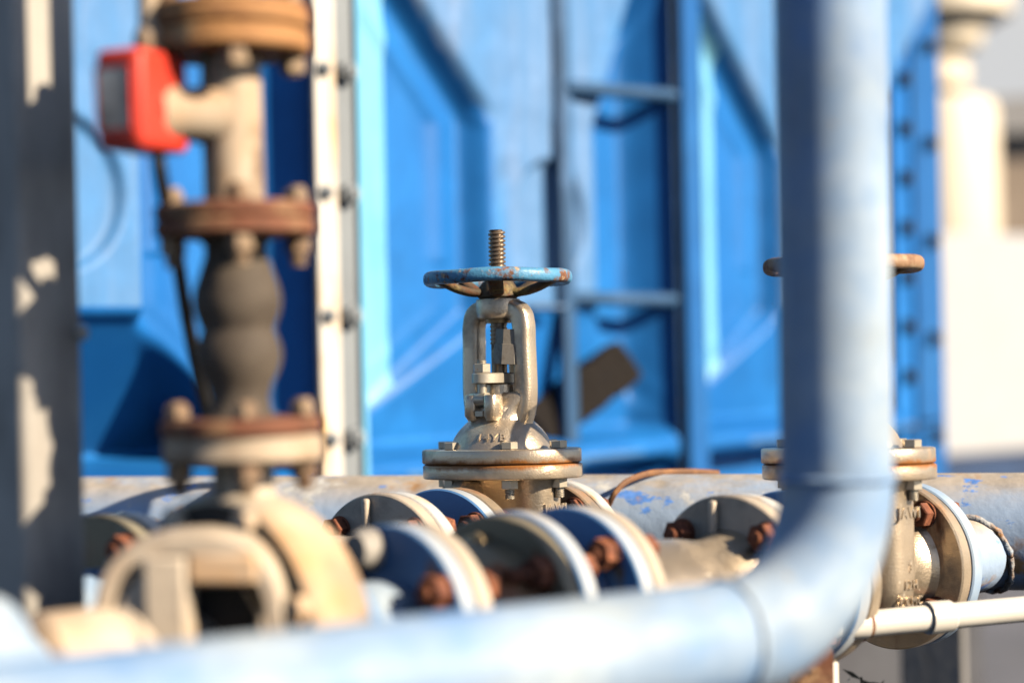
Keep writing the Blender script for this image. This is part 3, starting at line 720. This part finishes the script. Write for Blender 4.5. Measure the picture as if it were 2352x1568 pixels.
# tee branch toward the red box; everything in the riser's local frame
zb = (at(500, 268, base.y).z - z_lo)
bx = at(328, 236, 1.545); bl = vm.inverted() @ bx
e0 = Vector((0, 0, zb)); e1 = Vector((bl.x, bl.y, zb)); bd = (e1-e0).normalized()
bm = bmesh.new(); L_ = (e1-e0).length
tube(bm, [e0+bd*.010, e0+bd*.034, e0+bd*.050, e0+bd*.052, e0+bd*.066], [.0265, .0215, .0205, .0240, .0240], 40, ID); obj('tee_branch', bm, M['cream_pipe'], t, ang=50)
# red switch box : one thing with housing, window, collar
ra = R(24)
bm4 = frame(bx, Vector((math.cos(ra), -math.sin(ra), 0)), Vector((math.sin(ra), math.cos(ra), 0)), Vector((-.02, 0, 1)).normalized())
t2 = thing('switch_box', 'rounded red plastic switch box with a grey window on its dark side', 'switch box', bm4)
bm = bmesh.new(); box(bm, .043, .068, .0775); hs = obj('housing', bm, M['red'], t2)
md = hs.modifiers.new('Bevel', 'BEVEL'); md.width = .0075; md.segments = 4
bm = bmesh.new(); box(bm, .029, .003, .047, T(-.002, -.0342, 0)); obj('window', bm, M['label'], t2, bevel=.001)
bm = bmesh.new(); 
for sx in (-1, 1): box(bm, .0022, .0035, .049, T(-.002+sx*.0156, -.0342, 0))
for sz in (-1, 1): box(bm, .027, .0035, .0022, T(-.002, -.0342, sz*.0246))
obj('window_rim', bm, M['red'], t2)
bi = bm4.inverted(); p0 = bi @ (vm @ (e0+bd*.0665)); p1 = bi @ (vm @ e1)
dd = (p1-p0).normalized()
bm = bmesh.new(); tube(bm, [p0, p0+dd*.012, p0+dd*.013, p0+dd*((p1-p0).length*.6)], [.020, .020, .013, .013], 36, ID); obj('collar', bm, M['cream_pipe'], t2)
bm = bmesh.new(); lathe(bm, [(0, .038), (.0115, .038), (.0135, .046), (.0130, .054), (.009, .061), (0, .062)], 32, T(.001, .012, 0)); obj('cable_gland', bm, M['cream_pipe'], t2)
# conduit going up and cable going down
bm = bmesh.new(); q = bm4 @ Vector((.001, .012, .0615)); tube(bm, [q, q+Vector((-.004, 0, .35))], .0085, 24, ID)
tag(obj('conduit', bm, M['cream_pipe'], None), 'thin upright conduit rising from the top of the red switch box', 'conduit')
bm = bmesh.new(); q = bm4 @ Vector((.004, .012, -.0395))
P = smooth_path([q, at(372, 420, 1.56), at(402, 560, 1.60), at(428, 720, 1.66), at(455, 860, 1.70), at(478, 950, 1.715), at(500, 1060, 1.73)], 6)
tube(bm, P, .0058, 20, ID); tag(obj('cable', bm, M['black'], None), 'black cable hanging from the red switch box down behind the bellows', 'cable')

# ------------------------------------------------------------------ steel column at the left
cc = at(50, 784, 1.61); ca = Vector((math.sin(R(37)), math.cos(R(37)), 0)); cu = Vector((ca.y, -ca.x, 0))
lean = Vector((.0035, 0, 1)).normalized()
t = thing('steel_column', 'grey square steel column at the left edge of the picture', 'column', frame(Vector((cc.x, cc.y, 0)), cu, ca, Vector((0, 0, 1))))
bm = bmesh.new()
def rect(x0, x1, y0, y1, z0, z1): box(bm, x1-x0, y1-y0, z1-z0, T((x0+x1)/2, (y0+y1)/2, (z0+z1)/2))
rect(-.060, 0, 0, .0640, .012, 2.6)
obj('post', bm, M['steel_grey'], t, bevel=.006)
bm = bmesh.new(); rect(-.13, .07, -.07, .157, 0, .012); obj('base_plate', bm, M['steel_grey'], t)
bm = bmesh.new(); lathe(bm, disc_prof(.007, 0, .006, .002), 16, T(.0002, .06, H+.015) @ RY(PI/2)); obj('rivet', bm, M['steel_grey'], t)

# ------------------------------------------------------------------ pressed steel tank
wd = Vector((.62, .7846, 0)).normalized(); wn = Vector((wd.y, -wd.x, 0)); W0 = Vector((-.338, 3.9, H))
tm = frame(W0, wd, -wn, Vector((0, 0, 1)))          # x along the wall, -y outward, z up (0 at eye height)
tank = thing('water_tank', 'large blue pressed steel panel tank filling the background', 'tank', tm)
def sst(a, b, x):
    if a == b: return float(x > a)
    q = max(0, min(1, (x-a)/(b-a))); return q*q*(3-2*q)
def make_panel(w0, w1, z0, z1, zc, nu=96, nv=96, tilt_b=.6, wcoff=.02, right=True):
    wc = (w0+w1)/2 + wcoff; q = .18; qv = .19
    def h(w, z):
        u = w-wc; v = z-zc
        U = (w1-wc) if u > 0 else (wc-w0); V = (z1-zc) if v > 0 else (zc-z0)
        eu = (abs(u)-q)/(U-q); ev = (abs(v)-qv)/(V-qv)
        s = sst(-.075, .075, ev-eu)
        hv = .062 if v > 0 else .055 - tilt_b*(-v-qv)
        if v > 0: hv += .0
        hs = (.010 if v > -.1 else .003)*math.exp(-((eu-max(ev, 0)-.20)/.05)**2)
        out = hs + (hv-hs)*s
        em = (max(eu, 0)**4+max(ev, 0)**4)**.25
        m = 1-sst(0, .10, em)
        hi = .058
        hh = out + (hi-out)*m
        rr = math.hypot(u-.02, v)
        hh -= .022*(1-sst(.114, .136, rr))
        e = min(w-w0, w1-w) if right else w-w0; hh = hh*sst(.0, .10, e) if e < .10 else hh
        hh += .135*(1-sst(.008, .115, e))
        e2 = min(z-z0, z1-z); hh = hh + (.12-hh)*(1-sst(.012, .055, e2))*(1.0 if right else 1-sst(w1-.36, w1-.29, w))
        return hh, wc
    bm = bmesh.new(); g = []
    us = sorted(set([w0+(w1-w0)*i/nu for i in range(nu+1)] + [w0+.005*k for k in range(13)] + [w1-.005*k for k in range(13)]))
    for j in range(nv+1):
        z = z0+(z1-z0)*j/nv
        g.append([bm.verts.new((w, -h(w, z)[0], z)) for w in us])
    for j in range(nv):
        for i in range(len(us)-1):
            f = bm.faces.new((g[j][i], g[j][i+1], g[j+1][i+1], g[j+1][i]))
            w = (us[i]+us[i+1])/2; z = z0+(z1-z0)*(j+.5)/nv
            u = w-wc; v = z-zc
            U = (w1-wc) if u > 0 else (wc-w0); V = (z1-zc) if v > 0 else (zc-z0)
            eu = (abs(u)-q)/(U-q); ev = (abs(v)-qv)/(V-qv)
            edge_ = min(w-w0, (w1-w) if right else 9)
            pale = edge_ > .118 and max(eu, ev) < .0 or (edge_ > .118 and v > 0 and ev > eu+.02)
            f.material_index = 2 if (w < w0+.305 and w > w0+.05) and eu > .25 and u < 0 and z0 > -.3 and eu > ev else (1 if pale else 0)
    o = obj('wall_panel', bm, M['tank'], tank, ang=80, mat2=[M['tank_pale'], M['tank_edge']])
    return o
J = [-1.38, -.16, 1.06, 2.56]
for i in range(3):
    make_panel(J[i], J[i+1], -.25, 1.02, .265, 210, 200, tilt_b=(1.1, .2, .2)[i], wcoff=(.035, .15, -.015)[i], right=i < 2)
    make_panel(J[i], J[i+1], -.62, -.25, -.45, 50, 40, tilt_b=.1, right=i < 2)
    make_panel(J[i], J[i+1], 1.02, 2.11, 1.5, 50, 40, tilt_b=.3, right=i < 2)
# joint strips with bolts
def strip(name, w0, w1, h0, h1, m, z0=-.60, z1=2.1):
    bm = bmesh.new(); box(bm, w1-w0, h1-h0, z1-z0, T((w0+w1)/2, -(h0+h1)/2, (z0+z1)/2)); return obj(name, bm, m, tank, bevel=.003)
for j in (-.16,):
    s_w = strip('joint_strip', j-.050, j+.006, .1365, .150, M['strip_white'])
    s_g = strip('joint_strip', j+.0065, j+.060, .1365, .143, M['strip_grey'])
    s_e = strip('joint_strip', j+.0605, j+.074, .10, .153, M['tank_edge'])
    first = None
    for k in range(9):
        z = -.62 + .2265*k
        for w, hh, sz, par in ((j+.030, .1432, .036, s_g), (j-.032, .1502, .021, s_w)):
            bm = bmesh.new(); m = T(w, -hh, z-.006) @ RX(PI/2)
            lathe(bm, disc_prof(sz*.72, 0, .003, .0006), 20, m); hexa(bm, sz, .003, .003+sz*.55, m, .4); lathe(bm, disc_prof(sz*.3, .003, .004+sz*.8, .001), 14, m)
            obj('bolt', bm, M['strip_grey'], par, ang=28)
for j in (1.06,):
    strip('joint_strip', j-.04, j+.04, .1365, .146, M['tank_deep'])
# corner post : angle with two columns of bolts
cp = J[3]
bm = bmesh.new(); box(bm, .112, .03, 2.72, T(cp-.228, -.010, .76)); post = obj('corner_post', bm, M['tank'], tank, bevel=.003)
bm = bmesh.new(); box(bm, .172, .05, 2.72, T(cp-.0855, -.012, .76)); p2 = obj('corner_angle', bm, M['tank_deep'], tank, bevel=.003)  # darker blue stands in for shade on the corner's right face
for k in range(19):
    for kind in (0, 1):
        if kind == 1 and k % 2: continue
        z = -.55 + .142*k - (.035 if kind else 0)
        m = T(cp-.225, -.0252, z) @ RX(PI/2) if kind == 0 else T(cp-.085, -.0372, z) @ RX(PI/2)
        bm = bmesh.new(); lathe(bm, disc_prof(.024, 0, .004, .001), 18, m); hexa(bm, .033, .004, .026, m); obj('bolt', bm, M['timber'], p2 if kind else post, ang=28)
bm = bmesh.new(); box(bm, 3.9, 1.2, .02, T(.58, .70, 2.11)); obj('roof', bm, M['tank_deep'], tank)
bm = bmesh.new(); box(bm, 4.00, 1.4, .52, T(.56, .56, -.885)); obj('base', bm, M['base'], tank, bevel=.01)
bm = bmesh.new(); box(bm, .02, 2.2, 3.2, T(cp-.005, 1.10, .49)); obj('end_wall', bm, M['tank_deep'], tank)
bm = bmesh.new(); box(bm, .02, 1.36, 2.72, T(-1.385, .55, .745)); obj('end_wall', bm, M['tank_deep'], tank)
bm = bmesh.new(); box(bm, .10, .05, .025, T(.76, -.16, .075)); 

# ------------------------------------------------------------------ ladder
lb, lt_ = at(1312, 1090, 4.365), at(1284, 0, 4.365); rb, rt = at(1570, 1090, 4.64), at(1545, 0, 4.64)
t = thing('ladder', 'blue steel ladder standing in front of the tank', 'ladder', Vector((lb.x, lb.y, 0)))
org = Vector((lb.x, lb.y, 0))
ld = (rb-lb); ld.z = 0; ld.normalize(); lnn = Vector((ld.y, -ld.x, 0))
def rail(pb_, pt_):
    d = (pt_-pb_).normalized(); a_ = pb_ - d*(pb_.z/d.z) - org; b_ = pt_ + d*.5 - org
    bm = bmesh.new(); tube(bm, [a_, b_], .0205, 28, ID, lnn, 5.0, r2=.012); return obj('rail', bm, M['ladder'], t, ang=60)
rail(lb, lt_); rail(rb, rt)
for y0, y1 in ((199, 221), (684, 690)):
    pa_, pb_ = at(1296, y0, 4.365)-org, at(1560, y1, 4.64)-org
    bm = bmesh.new(); tube(bm, [pa_, pb_], .0155, 24); obj('rung', bm, M['ladder'], t)
pz = (at(1296, 684, 4.365)-at(1296, 199, 4.365))
for k in (-1, 2):
    pa_, pb_ = at(1296, 199, 4.365)+pz*k-org, at(1560, 221, 4.64)+pz*k-org
    bm = bmesh.new(); tube(bm, [pa_, pb_], .0155, 24); obj('rung', bm, M['ladder'], t)
bm = bmesh.new(); pA = at(1300, 706, 4.30)-org; tube(bm, [pA, at(1212, 706, 4.25)-org], .008, 16); obj('bracket', bm, M['ladder'], t)

# ------------------------------------------------------------------ dark timber prop
c0, c1 = at(1440, 826, 4.47), at(1225, 985, 4.375)
ax = (c1-c0).normalized(); bm = bmesh.new()
P = [c0 + (c1-c0)*k/10 for k in range(11)]
tube(bm, P, [.054+random.uniform(-.003, .003) for k in range(11)], 8, ID, Vector((0, 1, 0)), 6.0, r2=[.036]*11)
tag(obj('timber_prop', bm, M['timber'], None, ang=30, bevel=.006), 'dark brown weathered timber prop slanting behind the ladder', 'timber')

# ------------------------------------------------------------------ supports and small things at lower right
t0 = at(1862, 1490, 2.04)
t = thing('support_post', 'rusty steel angle post under the right hand valve', 'post', Vector((t0.x, t0.y, 0)))
bm = bmesh.new(); box(bm, .045, .006, t0.z, T(0, 0, t0.z/2)); box(bm, .006, .045, t0.z, T(.0195, .0255, t0.z/2)); obj('angle', bm, M['flange_rust'], t)
bm = bmesh.new(); box(bm, .12, .12, .008, T(0, 0, .0045)); obj('base_plate', bm, M['flange_rust'], t)
w0 = at(1955, 1560, 2.55)
t = thing('dry_weed', 'dark dry weed just poking in at the bottom edge', 'plant', Vector((w0.x, w0.y, 0)))
bm = bmesh.new(); bl_ = bmesh.new()
for k in range(9):
    tip = Vector((random.uniform(-.06, .09), random.uniform(-.05, .05), w0.z*random.uniform(.96, 1.012)))
    P = smooth_path([(0, 0, 0), (tip.x*.2, tip.y*.3, tip.z*.5), tuple(tip)], 5); tube(bm, P, [.004*(1-.7*i/len(P)) for i in range(len(P))], 6)
    for i in range(16):
        p = P[-1-i % 5] + Vector((random.uniform(-.02, .02), random.uniform(-.02, .02), random.uniform(-.03, .008)))
        d = Vector((random.uniform(-1, 1), random.uniform(-1, 1), random.uniform(-.5, .8))).normalized()*.016; s = d.orthogonal().normalized()*.004
        vs = [bl_.verts.new(q_) for q_ in (p-d, p+s, p+d, p-s)]; bl_.faces.new(vs)
obj('stem', bm, M['weed'], t); obj('leaves', bl_, M['weed'], t)
def plinth(x, y, sx, sy, h_, rot, label):
    bm = bmesh.new(); box(bm, sx, sy, h_, T(0, 0, h_/2)); o = obj('concrete_plinth', bm, M['concrete'], None, bevel=.012)
    o.matrix_world = T(x, y, 0) @ RZ(rot); return tag(o, label, 'plinth')
pp = L2 @ Vector((0, -.86, 0)); plinth(pp.x, pp.y, .30, .75, pp.z-.231, -R(43), 'concrete plinth carrying the cream pump')
q_ = at(2142, 1400, 3.9); bm = bmesh.new(); box(bm, .125, .03, .74, T(0, 0, .37)); o = obj('concrete_post', bm, M['concrete'], None, bevel=.004)
o.matrix_world = T(q_.x, q_.y, 0) @ RZ(-R(25)); tag(o, 'dark shaded concrete post standing under the header pipe at right', 'post')
# ------------------------------------------------------------------ far background
g = at(2130, 1040, 11.5)
zt_, zb_ = at(2250, 540, 12).z, at(2250, 1042, 12).z
t = thing('white_wall', 'blurred low white wall on a navy base at the right edge', 'wall', T(g.x, g.y, 0) @ RZ(R(38)))
bm = bmesh.new(); box(bm, 4.2, .3, zt_-zb_, T(2.1, .15, (zt_+zb_)/2)); obj('upper_wall', bm, M['white_wall'], t, bevel=.03)
bm = bmesh.new(); box(bm, 4.3, .4, zb_-.001, T(2.1, .15, zb_/2-.001)); obj('base', bm, M['skirt'], t)
tw = at(2165, 500, 15)
t = thing('cooling_tower', 'blurred cream ribbed round tower beyond the tank corner', 'tower', Vector((tw.x, 15.3, 0)))
px_ = 15.0/FP_
def zy(y): return at(2225, y, 15).z
bm = bmesh.new(); lathe(bm, [(0, 0), (150*px_, 0), (150*px_, zy(520)), (150*px_, zy(250)), (142*px_, zy(228)), (118*px_, zy(216)), (0, zy(214))], 56); obj('basin', bm, M['cream_tower'], t)
bm = bmesh.new(); lathe(bm, [(0, zy(206)), (70*px_, zy(205)), (84*px_, zy(192)), (88*px_, zy(162)), (84*px_, zy(132)), (70*px_, zy(122)), (0, zy(121))], 56); obj('middle_ring', bm, M['cream_tower'], t)
bm = bmesh.new(); lathe(bm, [(0, zy(112)), (92*px_, zy(110)), (112*px_, zy(98)), (124*px_, zy(60)), (185*px_, zy(26)), (180*px_, zy(-60)), (0, zy(-65))], 56); obj('fan_stack', bm, M['cream_tower'], t)
bm = bmesh.new(); lathe(bm, [(0, zy(214.5)), (55*px_, zy(214.5)), (55*px_, zy(109)), (0, zy(109))], 32); obj('core', bm, M['tan_wall'], t)
bz = at(2335, 222, 19)
t = thing('shed', 'blurred tan shed with a grey roof at the far right', 'building', Vector((bz.x+2.2, 20.5, 0)))
zr = bz.z
bm = bmesh.new(); box(bm, 4.9, 3.0, zr-.35, T(0, 0, (zr-.35)/2)); obj('wall', bm, M['tan_wall'], t)
bm = bmesh.new(); prism(bm, [(-2.75, zr-.36), (2.75, zr-.36), (2.75, zr+.2), (-2.75, zr-.05)], -1.7, 1.7, RX(PI/2)); obj('roof', bm, M['grey_roof'], t)

g = at(2352, 100, 45)
t = thing('sky_backdrop', 'added pale bluish white block standing in for bright sky at the top right corner', 'building', Vector((g.x+4, 47, 0)))  # added block, pale like the bright sky it stands in for
bm = bmesh.new(); box(bm, 22, 4, 14, T(0, 0, 7)); obj('wall', bm, M['pale_far'], t)
bm = bmesh.new(); box(bm, 22.6, 4.6, .5, T(0, 0, 14.25)); obj('backdrop_cap', bm, M['pale_far'], t)
bm = bmesh.new(); S = 400
vs = [bm.verts.new(p) for p in ((-S, -S, 0), (S, -S, 0), (S, S, 0), (-S, S, 0))]; bm.faces.new(vs)
gr = obj('ground', bm, M['asphalt']); gr['kind'] = 'structure'
bm = bmesh.new(); vs = [bm.verts.new(p) for p in ((-6, 3.1, .004), (60, 3.1, .004), (60, 80, .004), (-6, 80, .004))]; bm.faces.new(vs)
pv = obj('pavement', bm, M['pave']); pv['kind'] = 'structure'

# ------------------------------------------------------------------ light, sky, camera
AZ, EL = 63.5, 29.0
sv = Vector((math.sin(R(AZ))*math.cos(R(EL)), -math.cos(R(AZ))*math.cos(R(EL)), math.sin(R(EL))))
sl = bpy.data.lights.new('sun', 'SUN'); sl.energy = 5.0; sl.angle = R(.5); sl.color = (1.0, .83, .61)
so = bpy.data.objects.new('sun', sl); C.objects.link(so)
so.rotation_euler = sv.to_track_quat('Z', 'Y').to_euler()
w = bpy.data.worlds.new('World'); scene.world = w; w.use_nodes = True
nt = w.node_tree; bg = nt.nodes['Background']
sky = nt.nodes.new('ShaderNodeTexSky'); sky.sky_type = 'NISHITA'; sky.sun_disc = False
sky.sun_elevation = R(EL); sky.sun_rotation = math.atan2(sv.x, sv.y)
sky.dust_density = .5; sky.air_density = .55
nt.links.new(sky.outputs[0], bg.inputs['Color']); bg.inputs['Strength'].default_value = .072

cam = bpy.data.cameras.new('camera'); co = bpy.data.objects.new('camera', cam); C.objects.link(co)
cam.lens = FP_/2352*36; cam.sensor_width = 36; cam.clip_start = .05; cam.clip_end = 1500
m = Matrix(((CR, SR, 0, 0), (0, 0, -1, 0), (-SR, CR, 0, H), (0, 0, 0, 1)))
co.matrix_world = m
cam.dof.use_dof = True; cam.dof.focus_distance = 2.31; cam.dof.aperture_fstop = 1.9
scene.camera = co
vs_ = scene.view_settings; vs_.view_transform = 'Standard'; vs_.look = 'None'; vs_.exposure = 0.75; vs_.gamma = 1
scene.cycles.use_denoising = True
scene.cycles.max_bounces = 8; scene.cycles.diffuse_bounces = 0
